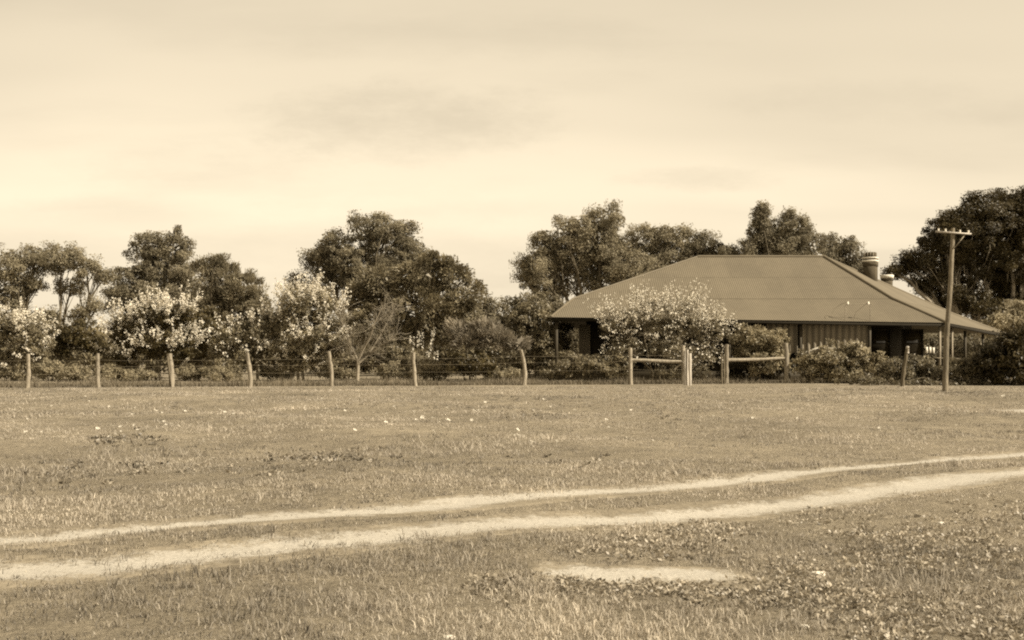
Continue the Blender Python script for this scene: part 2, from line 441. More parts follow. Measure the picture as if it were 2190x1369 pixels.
# ---------------------------------------------------------------- leaves
def rand_dirs(n):
    d = rng.normal(size=(n, 3)); return d / np.linalg.norm(d, axis=1)[:, None]
def leaf_cards(pos, size, tone, droop=0.0, slim=.5, axis=None, up=0.0, out=None, tri=False):
    n = len(pos)
    if out is not None and axis is None:
        nn = out * .95 + rand_dirs(n) * .8; nn /= np.linalg.norm(nn, axis=1)[:, None] + 1e-9
        axis = np.cross(nn, rand_dirs(n)); axis /= np.linalg.norm(axis, axis=1)[:, None] + 1e-9
        wax = np.cross(nn, axis)
    else: wax = None
    u = rand_dirs(n) if axis is None else axis + rng.normal(0, .35, (n, 3))
    u[:, 2] -= droop; u[:, 2] += up
    u /= np.linalg.norm(u, axis=1)[:, None]
    w = np.cross(u, rand_dirs(n)) if wax is None else wax; w = w / np.maximum(np.linalg.norm(w, axis=1)[:, None], 1e-9); w /= np.linalg.norm(w, axis=1)[:, None] + 1e-9
    s = (size * rng.uniform(.6, 1.4, n))[:, None] / 2
    if tri:
        v = np.stack([pos - u*s - w*s*slim, pos + w*s*slim*1.1 - u*s*.6, pos + u*s], 1)
        return v.reshape(-1, 3), np.arange(n*3).reshape(-1, 3), np.repeat(tone, 3)
    v = np.stack([pos - u*s, pos + w*s*slim, pos + u*s, pos - w*s*slim], 1)
    return v.reshape(-1, 3), np.arange(n*4).reshape(-1, 4), np.repeat(tone, 4)

def weeds():
    m = MB()
    spots = [(1480,1120,60,10,70),(1560,1128,45,8,60),(1280,1165,70,10,60),(1420,1160,90,12,110),(1250,1240,120,8,120),(1450,1245,110,9,120),
             (1850,1120,60,12,90),(1950,1130,70,16,110),(2110,1100,80,14,110),(1900,1165,120,12,130),(1980,1195,110,12,110),(2120,1160,90,14,100),
             (1700,1210,90,12,110),(1800,1260,120,14,140),(1950,1290,130,14,140),(1650,1250,90,10,100),(2130,1250,80,16,110),(2150,1330,70,18,90),
             (1900,1340,80,10,60),(260,932,40,6,45),(225,938,22,4,24),(330,936,30,5,20),(150,1000,60,8,30),(300,995,40,6,24),(620,972,60,7,34),(740,990,50,7,34),(760,965,50,5,20),
             (1145,888,60,4,30),(1440,1135,12,7,26),(1430,903,40,4,14),(1060,1250,90,10,40),(350,1290,120,20,40),(120,1330,60,16,26),(900,1330,90,16,40),(540,1010,90,10,20),(1230,1000,90,7,22),(1730,1085,60,8,24)]
    for px, py, sx, sy, k in spots:
        if px < 1000 and py > 1200: continue
        k = int(k*.62)
        sx *= 1.35; sy *= 1.4
        u = px + rng.normal(0, sx*.55, k); w = py + rng.normal(0, sy, k)
        Y = EYE*F/(w-HY); X = (u-CX)/F*Y
        mk = np.maximum(rut_mask(X, Y), patch_mask(X, Y)); ok = mk < .45; X = X[ok]; Y = Y[ok]
        for a, b in zip(X, Y):
            nl = rng.integers(7, 15); an = rng.uniform(0, 2*PI, nl); r = rng.uniform(.01, .085, nl)
            p = np.stack([a + r*np.cos(an), b + r*np.sin(an), height(a, b) + rng.uniform(.006, .034, nl)], -1)
            ax = np.stack([np.cos(an), np.sin(an), rng.uniform(.1, 1.1, nl)], -1)
            tn = rng.normal(0, .2) - (.30 if py < 1010 else -.15)
            v, f, t = leaf_cards(p, np.full(nl, .029 if py > 1010 else .045), np.full(nl, tn) + rng.normal(0, .18, nl), axis=ax, slim=.55)
            m.add(v, f, t)
    tag(m.build('weeds', M_weed), 'patches of low broadleaf weeds in the pasture', 'weeds', kind='stuff')
weeds()

def crown_leaves(mb, lobes, leaf, cov, clump, droop=0.0, slim=.5, squash=.75, shell=.5, tvar=.15, up=0.0, axis_out=False, t0=0.0, core=.6):
    """leaf cards gathered in clumps through each lobe (centre xyz, radii xyz); returns clump centres per lobe"""
    out = []
    for c, r in lobes:
        c = np.asarray(c); r = np.asarray(r)
        nl = int(cov * 1.2 * PI * r[0] * r[2] / (leaf*leaf*slim*.27))
        per = max(12, int(cov * PI * clump**2 / (leaf*leaf*slim*.27) * .5))
        nc = max(5, nl // per)
        d = rand_dirs(nc); d[:, 2] = d[:, 2]*.92 + .06
        u = rng.uniform(shell**2, 1.0, nc)**.5
        wob = 1 + .13*np.sin(d[:, 0]*5 + c[0]) + .10*np.sin(d[:, 2]*7 + c[2]*2)
        cc = c + d * r * (u*wob)[:, None]
        ct = rng.normal(0, tvar, nc)
        cs = clump * rng.uniform(.55, 1.35, nc)
        p = cc[:, None, :] + np.clip(rng.normal(size=(nc, per, 3)), -1.7, 1.7) * (cs/1.75)[:, None, None] * np.array([1, 1, squash])
        tone = (ct[:, None] + rng.normal(0, .15, (nc, per)) + t0).reshape(-1)
        p = p.reshape(-1, 3)
        ax = None
        if axis_out:
            ax = (p - c); ax /= np.linalg.norm(ax, axis=1)[:, None] + 1e-6; ax = ax * 1.2
        od = (p - c) / r; od /= np.linalg.norm(od, axis=1)[:, None] + 1e-6; od[:, 2] += .25
        v, f, t = leaf_cards(p, np.full(len(p), leaf), tone, droop*.5, slim, axis=ax, up=up, out=od, tri=leaf > .125)
        v[:, 2] = np.maximum(v[:, 2], .02)
        mb.add(v, f, t); out.append(cc)
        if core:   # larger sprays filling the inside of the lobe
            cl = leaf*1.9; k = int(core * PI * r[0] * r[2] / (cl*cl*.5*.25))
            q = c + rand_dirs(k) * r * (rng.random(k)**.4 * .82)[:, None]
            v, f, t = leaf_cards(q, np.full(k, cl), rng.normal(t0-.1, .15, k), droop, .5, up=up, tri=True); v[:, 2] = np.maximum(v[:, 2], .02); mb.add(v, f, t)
    return out

def limb(mb, a, b, r0, r1, n=5, seg=5, bend=.08, tone=0.0):
    a = np.asarray(a, float); b = np.asarray(b, float); L = np.linalg.norm(b-a)
    t = np.linspace(0, 1, seg)[:, None]
    off = rng.normal(0, bend*L, (1, 3)); off[0, 2] = abs(off[0, 2])*.6
    p = a + (b-a)*t + off*np.sin(t*PI) + rng.normal(0, .018*L, (seg, 3))*np.sin(t*PI)
    mb.tube(p, np.linspace(r0, r1, seg), n, tone, cap=False)
    return p

def plant(name, label, cat, base, Y, lobes_px, leaf=.14, cov=2.2, clump=.36, m=M_leafA, bark=M_bark, tr=.16, fork=.35, droop=0.2, slim=.5,
          group=None, stems=1, twigs=14, shell=.5, dy=0.0, up=0.0, axis_out=False, squash=.75, t0=0.0, depth=.9, spread=.3, core=.6):
    """base = pixel column of the foot; lobes_px = (px, py, rx, ry[, dY])"""
    bx = gx(base, Y)
    root = empty(name, (bx, Y, 0), label, cat, group)
    lobes = []
    for L in lobes_px:
        yy = Y + (L[4] if len(L) > 4 else rng.uniform(-.35, .35) * L[2] / F * Y)
        c = at(L[0], L[1], yy); rx = L[2]/F*yy; rz = L[3]/F*yy
        lobes.append((c, (rx, min(rx, 1.6*rz)*depth, rz)))
    cm = MB(); clumps = crown_leaves(cm, lobes, leaf, cov, clump, droop, slim, squash, shell, up=up, axis_out=axis_out, t0=t0, core=core)
    cm.build('crown', m, root)
    tm = MB()
    top = max(l[0][2] for l in lobes); H = top*fork
    foots = [np.array([bx + (k - (stems-1)/2)*spread + rng.normal(0, .04), Y + rng.normal(0, .1), -.05]) for k in range(stems)]
    forks = []
    for fo in foots:
        fk = fo + np.array([rng.normal(0, .05*H), rng.normal(0, .05*H), H + .05])
        limb(tm, fo, fk, tr, tr*.75, 8, 5, .04); forks.append(fk)
    for i, ((c, r), cc) in enumerate(zip(lobes, clumps)):
        fk = forks[int(np.argmin([np.linalg.norm(q-c) for q in forks]))]
        p = limb(tm, fk, c - np.array([0, 0, r[2]*.3]), tr*.5, tr*.2, 6, 7, .07)
        for k in rng.choice(len(cc), min(twigs, len(cc)), replace=False):
            limb(tm, p[rng.integers(2, 7)], cc[k], tr*.16, tr*.04, 4, 4, .08)
    tm.build('trunk', bark, root, smooth=True)
    return root, lobes, clumps

def add_blossom(root, lobes, per_m2, size, shoots, m=M_bloss, top_bias=.3, length=.7, twig=True):
    bm = MB(); tw = MB()
    for c, r in lobes:
        n = max(4, int(shoots * r[0]*r[2]))
        d = rand_dirs(n); d[:, 2] = np.abs(d[:, 2]) * np.where(rng.random(n) < .55 + top_bias, 1, -1); d[:, 1] -= .15
        s = np.asarray(c) + d * np.asarray(r) * rng.uniform(.55, .95, n)[:, None]
        dirn = d * .7 + np.array([0, 0, .65]) + rng.normal(0, .25, (n, 3)); dirn /= np.linalg.norm(dirn, axis=1)[:, None]
        ln = length * rng.uniform(.4, 1.2, n)
        k = per_m2
        tpar = rng.uniform(.05, 1, (n, k))
        p = s[:, None, :] + dirn[:, None, :] * (ln[:, None]*tpar)[..., None] + rng.normal(0, .045, (n, k, 3))
        keep = rng.random((n, k)) < rng.uniform(.3, 1.0, (n, 1))
        p = p[keep]
        for _ in range(3):
            q = p + rng.normal(0, size*.25, p.shape)
            v, f, t = leaf_cards(q, np.full(len(q), size), rng.normal(0, .12, len(q)), slim=.85)
            v[:, 2] = np.maximum(v[:, 2], .05); bm.add(v, f, t)
        if twig:
            for i in range(n): tw.tube([s[i], s[i] + dirn[i]*ln[i]*.5, s[i] + dirn[i]*ln[i]], [.009, .007, .004], 3, 0.0, cap=False)
    bm.build('blossom', m, root)
    if twig: tw.build('shoots', M_bark, root)

# ---------------------------------------------------------------- homestead
def house():
    EA = np.array([gx(1178, 53), 53, 2.77]); EC = np.array([gx(2024, 54), 54, 2.55]); EB = np.array([gx(2150, 68), 68, 2.26]); ED = np.array([2.35, 67, 2.55])
    RM = np.array([gx(1226, 56), 56, EYE + 111/F*56]); RN = np.array([gx(1909, 56), 56, EYE + 111/F*56]); RB = np.array([24.0, 66, 3.28]); RD = np.array([3.6, 65, 3.6])
    P1 = at(1492, 549, 60); P2 = at(1762, 549, 60)
    root = empty('homestead', (10, 60, 0), 'low farmhouse with broad corrugated iron hip roof and deep verandas', 'house')
    pitch, amp = .095, .008
    def sheet_face(B0, B1, T0, T1, poly, rows, sheet_w=.76, dz=0.0):
        """corrugated sheets running up the slope from the bottom line B0-B1 to the top line T0-T1, clipped to poly in plan"""
        B0, B1, T0, T1 = map(np.asarray, (B0, B1, T0, T1)); e = (B1-B0)[:2]; W = np.linalg.norm(e); e = e/W
        nrm = np.array([-e[1], e[0]])
        if nrm @ (((T0+T1)/2 - B0)[:2]) < 0: nrm = -nrm
        P2d = [np.array(q)[:2] for q in poly]
        def span(u):
            o = B0[:2] + e*u; hits = []
            for i in range(len(P2d)):
                a, b = P2d[i], P2d[(i+1) % len(P2d)]
                ta, tb = (a-o) @ e, (b-o) @ e
                if (ta > 0) != (tb > 0):
                    s = ta/(ta-tb); q = a + (b-a)*s; hits.append((q-o) @ nrm)
            return (min(hits), max(hits)) if len(hits) >= 2 else None
        td = (T1-T0); Lt = td[:2] @ e
        def z(u, v):
            zb = B0[2] + (B1[2]-B0[2])*u/W
            # distance to the top line
            if abs(Lt) > .01:
                s = (u - (T0-B0)[:2] @ e)/Lt; tp = T0 + td*s; dv = (tp[:2]-B0[:2]) @ nrm; zt = tp[2]
            else: dv = (T0-B0)[:2] @ nrm; zt = T0[2]
            return zb + (zt-zb)*v/max(dv, .01)
        umin = min((q-B0[:2]) @ e for q in P2d); umax = max((q-B0[:2]) @ e for q in P2d)
        vmax = max((q-B0[:2]) @ nrm for q in P2d)
        u0 = umin
        while u0 < umax:
            u1 = min(u0+sheet_w, umax)
            us = np.arange(u0, u1+.001, pitch/4)
            if len(us) < 2: break
            for r in range(rows):
                v0, v1 = vmax*r/rows, vmax*(r+1)/rows
                cols = []
                for u in us:
                    sp = span(min(max(u, umin+1e-4), umax-1e-4))
                    if sp is None: cols.append(None); continue
                    a, b = max(sp[0], v0 - (.06 if r else 0)), min(sp[1], v1)
                    if b <= a+.004: cols.append(None); continue
                    w = amp*math.sin(2*PI*u/pitch)
                    ra, rb = (.005 if r else .0), 0.0
                    pa = np.array([*(B0[:2]+e*u+nrm*a), z(u, a)+w+ra+dz]); pb = np.array([*(B0[:2]+e*u+nrm*b), z(u, b)+w+rb+dz])
                    cols.append((pa, pb))
                vs, fs = [], []
                for i in range(len(cols)-1):
                    if cols[i] is None or cols[i+1] is None: continue
                    k = len(vs); vs += [cols[i][0], cols[i+1][0], cols[i+1][1], cols[i][1]]; fs.append((k, k+1, k+2, k+3))
                if fs:
                    m = MB(); m.add(vs, fs, rng.normal(0, .05)); m.build('roof_sheet', M_iron, root)
            u0 += sheet_w
    sheet_face(RM, RN, P1, P2, [RM, RN, P2, P1], 2)
    sheet_face(EA, EC, RM, RN, [EA, EC, RN, RM], 1, dz=-.008)
    dirn = (RB-RN)/np.linalg.norm((RB-RN)[:2])
    sheet_face(RN, RB, P2 - dirn*.01, P2 + dirn*.01, [RN, RB, P2], 1)
    sheet_face(EC, EB, RN, RB, [EC, EB, RB, RN], 1, dz=-.008)
    bk = MB()
    for q in ((P1, P2, RB, RD), (P1, RD, RM), (RD, RB, EB, ED), (RM, RD, ED, EA)):
        q = [np.array(a) + np.array([0, 0, -.01]) for a in q]; bk.add(q, [list(range(len(q)))])
    bk.build('back_roof', M_iron, root)
    cp = MB()
    for a, b, r in ((P1, P2, .07), (P2, RN, .085), (RN, EC, .085), (P1, RM, .05), (RM, EA, .05), (P2, RB, .06), (RB, EB, .06)):
        cp.tube([a + [0, 0, .005], b + [0, 0, .005]], [r, r], 8)
    cp.build('ridge_capping', M_cap, root, smooth=True)
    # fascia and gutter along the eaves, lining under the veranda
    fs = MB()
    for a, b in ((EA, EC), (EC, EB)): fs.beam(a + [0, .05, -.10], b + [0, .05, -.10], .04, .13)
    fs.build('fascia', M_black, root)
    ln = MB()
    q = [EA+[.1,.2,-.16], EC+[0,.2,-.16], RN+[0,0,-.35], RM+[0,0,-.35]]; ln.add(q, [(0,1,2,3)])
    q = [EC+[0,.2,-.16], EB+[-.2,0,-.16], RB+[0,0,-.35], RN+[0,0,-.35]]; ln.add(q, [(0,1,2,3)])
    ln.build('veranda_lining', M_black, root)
    # walls
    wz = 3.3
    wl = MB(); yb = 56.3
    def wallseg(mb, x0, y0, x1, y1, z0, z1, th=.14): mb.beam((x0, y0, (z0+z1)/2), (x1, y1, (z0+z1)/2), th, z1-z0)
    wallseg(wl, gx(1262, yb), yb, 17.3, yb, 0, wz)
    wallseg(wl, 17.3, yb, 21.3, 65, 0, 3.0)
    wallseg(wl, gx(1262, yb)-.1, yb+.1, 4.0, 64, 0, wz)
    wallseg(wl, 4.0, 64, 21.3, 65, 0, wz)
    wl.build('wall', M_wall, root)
    pw = MB(); pw.box((gx(1238, yb), yb-.12, .55), (gx(1262, yb), yb+.02, 2.5)); pw.build('side_screen', M_wallp, root)
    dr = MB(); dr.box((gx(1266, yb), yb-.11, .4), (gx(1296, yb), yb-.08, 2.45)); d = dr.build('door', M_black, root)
    h = MB(); h.box((gx(1290, yb), yb-.15, 1.35), (gx(1290, yb)+.12, yb-.11, 1.4)); h.build('handle', M_iron, d)
    for px in (1880, 1950):
        w = MB(); x = gx(px, yb)
        for a, b in (((x-.5, 1.0), (x-.44, 2.3)), ((x+.44, 1.0), (x+.5, 2.3)), ((x-.44, 2.24), (x+.44, 2.3)), ((x-.44, 1.0), (x+.44, 1.06)), ((x-.44, 1.62), (x+.44, 1.67))):
            w.box((a[0], yb-.13, a[1]), (b[0], yb-.075, b[1]))
        w = w.build('window', M_wall, root)
        pn = MB(); pn.box((x-.44, yb-.09, 1.06), (x+.44, yb-.08, 2.24)); pn.build('pane', M_glass, w)
    fl = MB(); fl.box((gx(1190, 53.4), 53.6, .0), (18.6, 56.2, .38)); fl.build('veranda_floor', M_post_t, root)
    # posts
    def post(px, Y, z1, r, m, z0=0):
        p = MB(); x = gx(px, Y); p.beam((x, Y, z0), (x, Y, z1), r, r, up=(0,1,0)); return p.build('veranda_post', m, root)
    post(1190, 53.3, 2.62, .13, M_post_t)
    for px in (1560, 1712, 1860): post(px, 54.0, 2.52, .10, M_post_t)
    post(2010, 54.3, 2.42, .085, M_barkp); post(2036, 56.4, 2.36, .085, M_barkp); post(2064, 60, 2.28, .11, M_post_t); post(2102, 64.0, 2.2, .1, M_post_t)  # sunlight and shade put into the post colours: pale pair, then dark pair
    rl = MB(); rl.beam(at(1993, 765, 54.3), at(2012, 766, 54.3), .10, .05); rl.beam(at(2012, 766, 54.3), at(2048, 767, 57.2), .10, .05)
    rl.build('veranda_rail', M_wallp, root)
    # three white slats and a rail standing in for bright sky beyond the breezeway
    for k in range(3):
        x = gx(1982 + k*7.2, 54.2); p = MB(); p.box((x-.05, 54.18, 1.19), (x+.045, 54.21, 1.46 - .01*k), jit=.004); p.build('sky_slat', M_white, root)
    sc = MB(); sc.box((gx(1978, 54.2), 54.22, 1.12), (gx(2003, 54.2), 54.25, 1.18)); sc.build('sky_slat_rail', M_post_t, root)
    # striped canvas blinds hung from the eave
    def blind(px0, px1, zb0, zb1, Y=54.12):
        m = MB(); x0, x1 = gx(px0, Y), gx(px1, Y); k = int((x1-x0)/.035); us = np.linspace(0, 1, k); rows = np.linspace(0, 1, 7)
        vs, ts = [], []
        for v in rows:
            for u in us:
                xx = x0 + (x1-x0)*u; zt = 2.66 - .012*(xx-9) ; zb = zb0 + (zb1-zb0)*u + .03*math.sin(u*31)
                amp_ = .045*(.35+.65*v)
                vs.append((xx + .02*v*math.sin(u*9), Y + amp_*math.sin(2*PI*xx/.27), zt + (zb-zt)*v))
                ts.append(.0 if math.sin(2*PI*xx/.27 + .7) > -.1 else -.38)
        n = len(us); f = [(i*n+j, i*n+j+1, (i+1)*n+j+1, (i+1)*n+j) for i in range(6) for j in range(n-1)]
        m.add(vs, f, np.array(ts)); m.build('canvas_blind', M_blind, root)
    blind(1640, 1706, 1.1, 1.2); blind(1716, 1858, 1.12, 1.22)
    hm = MB()   # turned-back pale hem of the long blind
    hm.add([at(1709,757,54.0), at(1752,741,54.0), at(1748,746,54.02), at(1728,750,54.0), at(1712,764,53.97)], [(0,1,2,3,4)])
    hm.add([at(1752,741,54.0), at(1786,744,54.0), at(1780,748,54.02), at(1748,746,54.02)], [(0,1,2,3)]); hm.build('blind_hem', M_white, root)
    # chimneys
    def chimney(px0, px1, pyt, pyb, Y, bands, pot, ang=-30):
        """square stack turned so that its right face looks to the sun"""
        sc_ = Y/F; cx, w = gx((px0+px1)/2, Y), (px1-px0)*sc_/1.33; z = lambda py: EYE + (HY-py)*sc_
        ca, sa = math.cos(math.radians(ang)), math.sin(math.radians(ang))
        def rbox(x0, y0, x1, y1, z0, z1, mm, nm, par):
            k = MB(); k.box((x0, y0, z0), (x1, y1, z1)); q = k.v[0]
            k.v[0] = np.stack([cx + q[:, 0]*ca - q[:, 1]*sa, Y + q[:, 0]*sa + q[:, 1]*ca, q[:, 2]], -1); return k.build(nm, mm, par)
        h = w/2
        ch = rbox(-h, -h, h, h, z(pyb), z(pyt), M_brick, 'chimney', root)
        for (a, b, ov, mm, nm) in bands: rbox(-h-ov, -h-ov, h+ov, h+ov, z(b), z(a), mm, nm, ch)
        if pot:
            rbox(-h+.04, -h+.04, h-.04, h-.04, z(pot[1]), z(pot[0]), M_brick, 'smoke_cowl', ch)
            for j in range(4):
                xx = -h+.08 + j*(w-.16)/3; rbox(xx-.015, -h+.01, xx+.015, -h+.038, z(pot[1]), z(pot[0]), M_brickl, 'cowl_bar', ch)
    chimney(1845, 1878, 562, 616, 61.5, [(550.5, 553.5, .035, M_white, 'cap_course'), (553.8, 556.3, .02, M_brick, 'cap_course'), (556.6, 560.5, .045, M_white, 'cap_course'), (560.8, 570, .025, M_brick, 'cap_course')], (540, 550.3))
    chimney(1884, 1910, 599, 618, 64.5, [(588, 595.5, .05, M_white, 'cap_course'), (595.8, 600, .02, M_brick, 'cap_course')], None)
    # service bracket with two insulators at the eave
    b = MB(); Yb = 53.85
    b.tube([at(1808, 693, Yb), at(1808, 653, Yb)], .015, 6); b.tube([at(1861, 693, Yb), at(1861, 651, Yb)], .015, 6)
    b.tube([at(1806, 652, Yb), at(1864, 650.5, Yb)], .012, 6)
    br = b.build('service_bracket', M_post, root)
    for px in (1813, 1857):
        i_ = MB(); c0 = at(px, 651, Yb)
        i_.tube([c0, c0+[0,0,.04], c0+[0,0,.06], c0+[0,0,.10], c0+[0,0,.12]], [.045, .055, .035, .05, .03], 10); i_.build('insulator', M_porc, br, smooth=True)
    w = MB(); w.tube([at(1813,646,Yb), at(1800,650,Yb+.2), at(1785,660,Yb+.1), at(1778,672,Yb-.02)], .008, 5); w.tube([at(1857,646,Yb), at(1830,668,Yb+.1), at(1822,692,Yb)], .008, 5)  # dark loops built as tubes in place of wire shadows on the roof
    w.build('wire_shadow', M_wire, br)
house()

# ---------------------------------------------------------------- fence, gateway, poles
def log(px0, py0, px1, py1, Y, r0, r1, m, bend=0.0, n=9, sq=0.0, tone=0.0):
    a = at(px0, py0, Y); b = at(px1, py1, Y); a[2] -= .08
    t = np.linspace(0, 1, 9); p = a[None]*(1-t)[:, None] + b[None]*t[:, None]
    p[:, 0] += bend*np.sin(t*PI) + rng.normal(0, .004, 9); p[:, 1] += rng.normal(0, .004, 9)
    mb = MB(); r = np.interp(t, [0, .1, 1], [r0*1.12, r0, r1]); mb.tube(p, r, n, tone, rough=.13)
    return mb
fence = empty('post_and_wire_fence', (0, 45, 0), 'old post and wire fence running in front of the orchard', 'fence')
POSTS = [(-108, -106, .075, 0), (58, 60, .075, .03), (211, 210, .075, -.03), (366, 363, .105, .04), (536, 528, .085, .04), (709, 702, .075, .05), (889, 884, .075, -.02), (1120, 1114, .085, .09), (1349, 1348, .08, .0)]
pts = []
for i, (pb, pt, r, bend) in enumerate(POSTS):
    X0 = gx(pb, 44.5); Y = float(fence_Y(X0)); hgt = (1.20, 1.18, 1.20, 1.19, 1.22, 1.26, 1.24, 1.33, 1.40)[i]
    s = Y/F; mb = log(pb, HY + EYE/s, pt, HY + (EYE-hgt)/s, Y, r, r*.82, M_post, bend)
    o = mb.build('fence_post', M_post, fence, smooth=False)
    pts.append((gx((pb+pt)/2, Y) + bend*.8, Y, hgt))
sp = MB(); Y = float(fence_Y(gx(365, 44.5)))-.06
a = at(357, 765, Y); sp.beam(at(366, 829, Y), at(359, 762, Y), .10, .06); sp.build('split_slab', M_postd, fence)
EXTRA = pts + [(gx(1460, 47.0), 47.0, 1.4)]
for hz in (1.02, .80, .52):
    w = MB(); P = []
    for a, b in zip(EXTRA[:-1], EXTRA[1:]):
        for k in range(6):
            t = k/6; P.append((a[0]*(1-t)+b[0]*t, a[1]*(1-t)+b[1]*t - .09, hz*(a[2]*(1-t)+b[2]*t)/1.25 - .035*math.sin(t*PI)))
    P.append((EXTRA[-1][0], EXTRA[-1][1]-.09, hz*1.1)); w.tube(P, .0045, 4, cap=False); w.build('wire', M_wire, fence)
# straining panel left of the gateway: post, rail, then the gatepost
pY = 47.0
log(1462, 824, 1461, 739, pY, .085, .075, M_post, .0).build('fence_post', M_post, fence)
Yp = float(fence_Y(gx(1349, 44.5)))
r = MB(); t = np.linspace(0, 1, 9)[:, None]; A = at(1349, 770, Yp-.0); B = at(1461, 774, pY); P = A*(1-t)+B*t; P[:, 2] += .010*np.sin(t[:, 0]*7)
r.tube(P, np.linspace(.06, .075, 9), 8, rough=.08); r.build('top_rail', M_post, fence)
br = MB(); br.tube([at(1443, 790, pY), at(1452, 782, pY), at(1462, 776, pY-.1)], [.03, .035, .035], 6); br.build('brace', M_post, fence)

gp = empty('gatepost', (gx(1470, 45.6), 45.6, 0), 'thick bleached split slab gatepost on left side of the gateway', 'gatepost')
m = MB(); s = 45.4/F
for x0, x1, zt, yo in ((1463, 1467.5, 1.30, .0), (1467.8, 1472, 1.33, -.015), (1472.3, 1478.5, 1.20, .01)):
    Z = [-.08, .25, .6, .9, zt-.02, zt]; X0, X1 = gx(x0, 45.4), gx(x1, 45.4); v = []
    for z in Z:
        j = rng.normal(0, .007, 4); v += [(X0+j[0], 45.34+yo, z), (X1+j[1], 45.34+yo, z), (X1+j[2], 45.52, z), (X0+j[3], 45.52, z)]
    f = [(4*i+a, 4*i+(a+1) % 4, 4*i+4+(a+1) % 4, 4*i+4+a) for i in range(5) for a in range(4)] + [(20, 21, 22, 23)]
    m2 = MB(); m2.add(v, f, rng.normal(0, .06)); m2.build('split_stave', M_pale, gp)

gate_r = empty('rail_fence', (gx(1620, 48), 48, 0), 'short log rail panel between two round posts right of the gateway', 'fence')
log(1553, 821, 1554, 737, 47.8, .088, .08, M_post, .0).build('fence_post', M_post, gate_r)
log(1682, 819.5, 1681, 734, 48.6, .095, .085, M_post, .015).build('fence_post', M_post, gate_r)
A = at(1555, 771, 47.8); B = at(1681, 766, 48.6); P = A*(1-t)+B*t; P[:, 2] += .010*np.sin(t[:, 0]*5+2)
r = MB(); r.tube(P, np.linspace(.075, .058, 9), 8, rough=.08); r.build('top_rail', M_post, gate_r)
og = empty('wire_gate', (gx(1545, 47.2), 47.2, 0), 'dark wire gate dropped open beside the right gateway post', 'gate')
log(1544, 824, 1543, 757, 47.2, .035, .03, M_postd).build('gate_stile', M_postd, og)
log(1549, 823.5, 1548, 760, 47.35, .03, .028, M_postd).build('gate_stile', M_postd, og)
for z in (.3, .6, .9):
    w = MB(); w.tube([at(1544, 824, 47.2) + [0, 0, z], at(1549, 824, 47.35) + [0, 0, z]], .008, 4); w.build('wire', M_wire, og)

sp_ = empty('short_post', (gx(1936, 44), 44, 0), 'thin dark leaning post with pale top among shrubs near the pole', 'post')
log(1929, 827, 1941, 744, 44.0, .075, .06, M_postd, -.02).build('shaft', M_postd, sp_)
log(1940.2, 752, 1941.2, 741, 44.0, .062, .05, M_pale).build('pale_cap', M_pale, sp_)  # paler piece at the top of the short post

tp = empty('telegraph_pole', (gx(2021, 39.4), 39.4, 0), 'rough telegraph pole with short crossarm standing at right', 'pole')
Yt = 39.4
P = np.array([at(x, y, Yt) for x, y in ((2021, 843), (2021.5, 810), (2022.5, 770), (2024, 725), (2027, 680), (2030.5, 640), (2033, 600), (2034.5, 560), (2037, 520), (2038, 488))])
m = MB(); m.tube(P, np.linspace(.095, .062, 10), 10, rough=.05); m.build('shaft', M_pole, tp)
ca = MB(); ca.beam(at(2001, 495.5, Yt-.1), at(2077, 500.5, Yt-.1), .07, .05); ca = ca.build('crossarm', M_pale, tp)
b = MB(); b.beam(at(2064, 502, Yt-.1), at(2040, 532, Yt-.1), .02, .03); b.build('brace', M_pole, tp)
for px in (2007, 2022, 2053, 2071):
    i_ = MB(); c0 = at(px, 496 + (px-2001)*.065 - 2.5, Yt-.1)
    i_.tube([c0, c0+[0,0,.03], c0+[0,0,.05], c0+[0,0,.08]], [.025, .034, .022, .03], 8); i_.build('insulator', M_porc, ca, smooth=True)

# ---------------------------------------------------------------- background trees
G1 = 'tall gum trees along the far side'
plant('gum_tree', 'spreading gum with umbrella clumps and bare forks at far left', 'tree', 110, 84,
      [(20,575,52,42),(75,560,48,38),(130,555,52,38),(185,575,38,28),(222,592,26,20),(-30,600,50,55),(-90,590,50,60),(60,610,40,26),(20,640,45,40),(150,612,34,22),(90,690,60,34),(170,668,28,22),(205,655,22,16)],
      leaf=.145, cov=1.8, clump=.44, m=M_leafA, tr=.24, fork=.22, stems=4, spread=1.2, group=G1, bark=M_bark, t0=.12)
plant('gum_tree', 'dark dense gum with two rounded heads left of centre', 'tree', 330, 88,
      [(312,530,42,38),(372,530,46,44),(350,585,72,52),(285,600,48,38),(330,650,92,60),(400,640,60,70),(262,640,38,30),(240,625,22,16)],
      leaf=.145, cov=2.2, clump=.42, m=M_leafA, tr=.3, fork=.3, group=G1, stems=2, spread=.9, t0=-.02)
plant('casuarina_tree', 'soft feathery tree with upright wispy shoots beside dark gum', 'tree', 470, 80,
      [(450,580,34,38),(480,600,44,55),(520,620,44,48),(552,650,32,42),(500,670,75,50),(440,660,50,55),(470,560,16,16),(565,690,30,36)],
      leaf=.17, cov=2.0, clump=.38, m=M_leafA, tr=.2, fork=.3, slim=.3, up=.5, droop=0, axis_out=True, t0=.05, stems=2)
plant('gum_tree', 'tallest domed gum behind the orchard with sky gaps in its crown', 'tree', 780, 86,
      [(720,520,45,36),(790,490,62,40),(850,500,42,36),(885,540,34,40),(690,560,42,36),(705,600,48,34),(640,600,26,20),(775,540,38,22),(860,575,50,34),(760,590,34,26),(905,590,24,30),(800,600,40,24),(745,565,56,34),(825,550,60,40),(700,545,40,30),(780,610,70,30)],
      leaf=.145, cov=1.9, clump=.42, m=M_leafA, tr=.28, fork=.3, group=G1, stems=3, spread=1.0, t0=-.08)
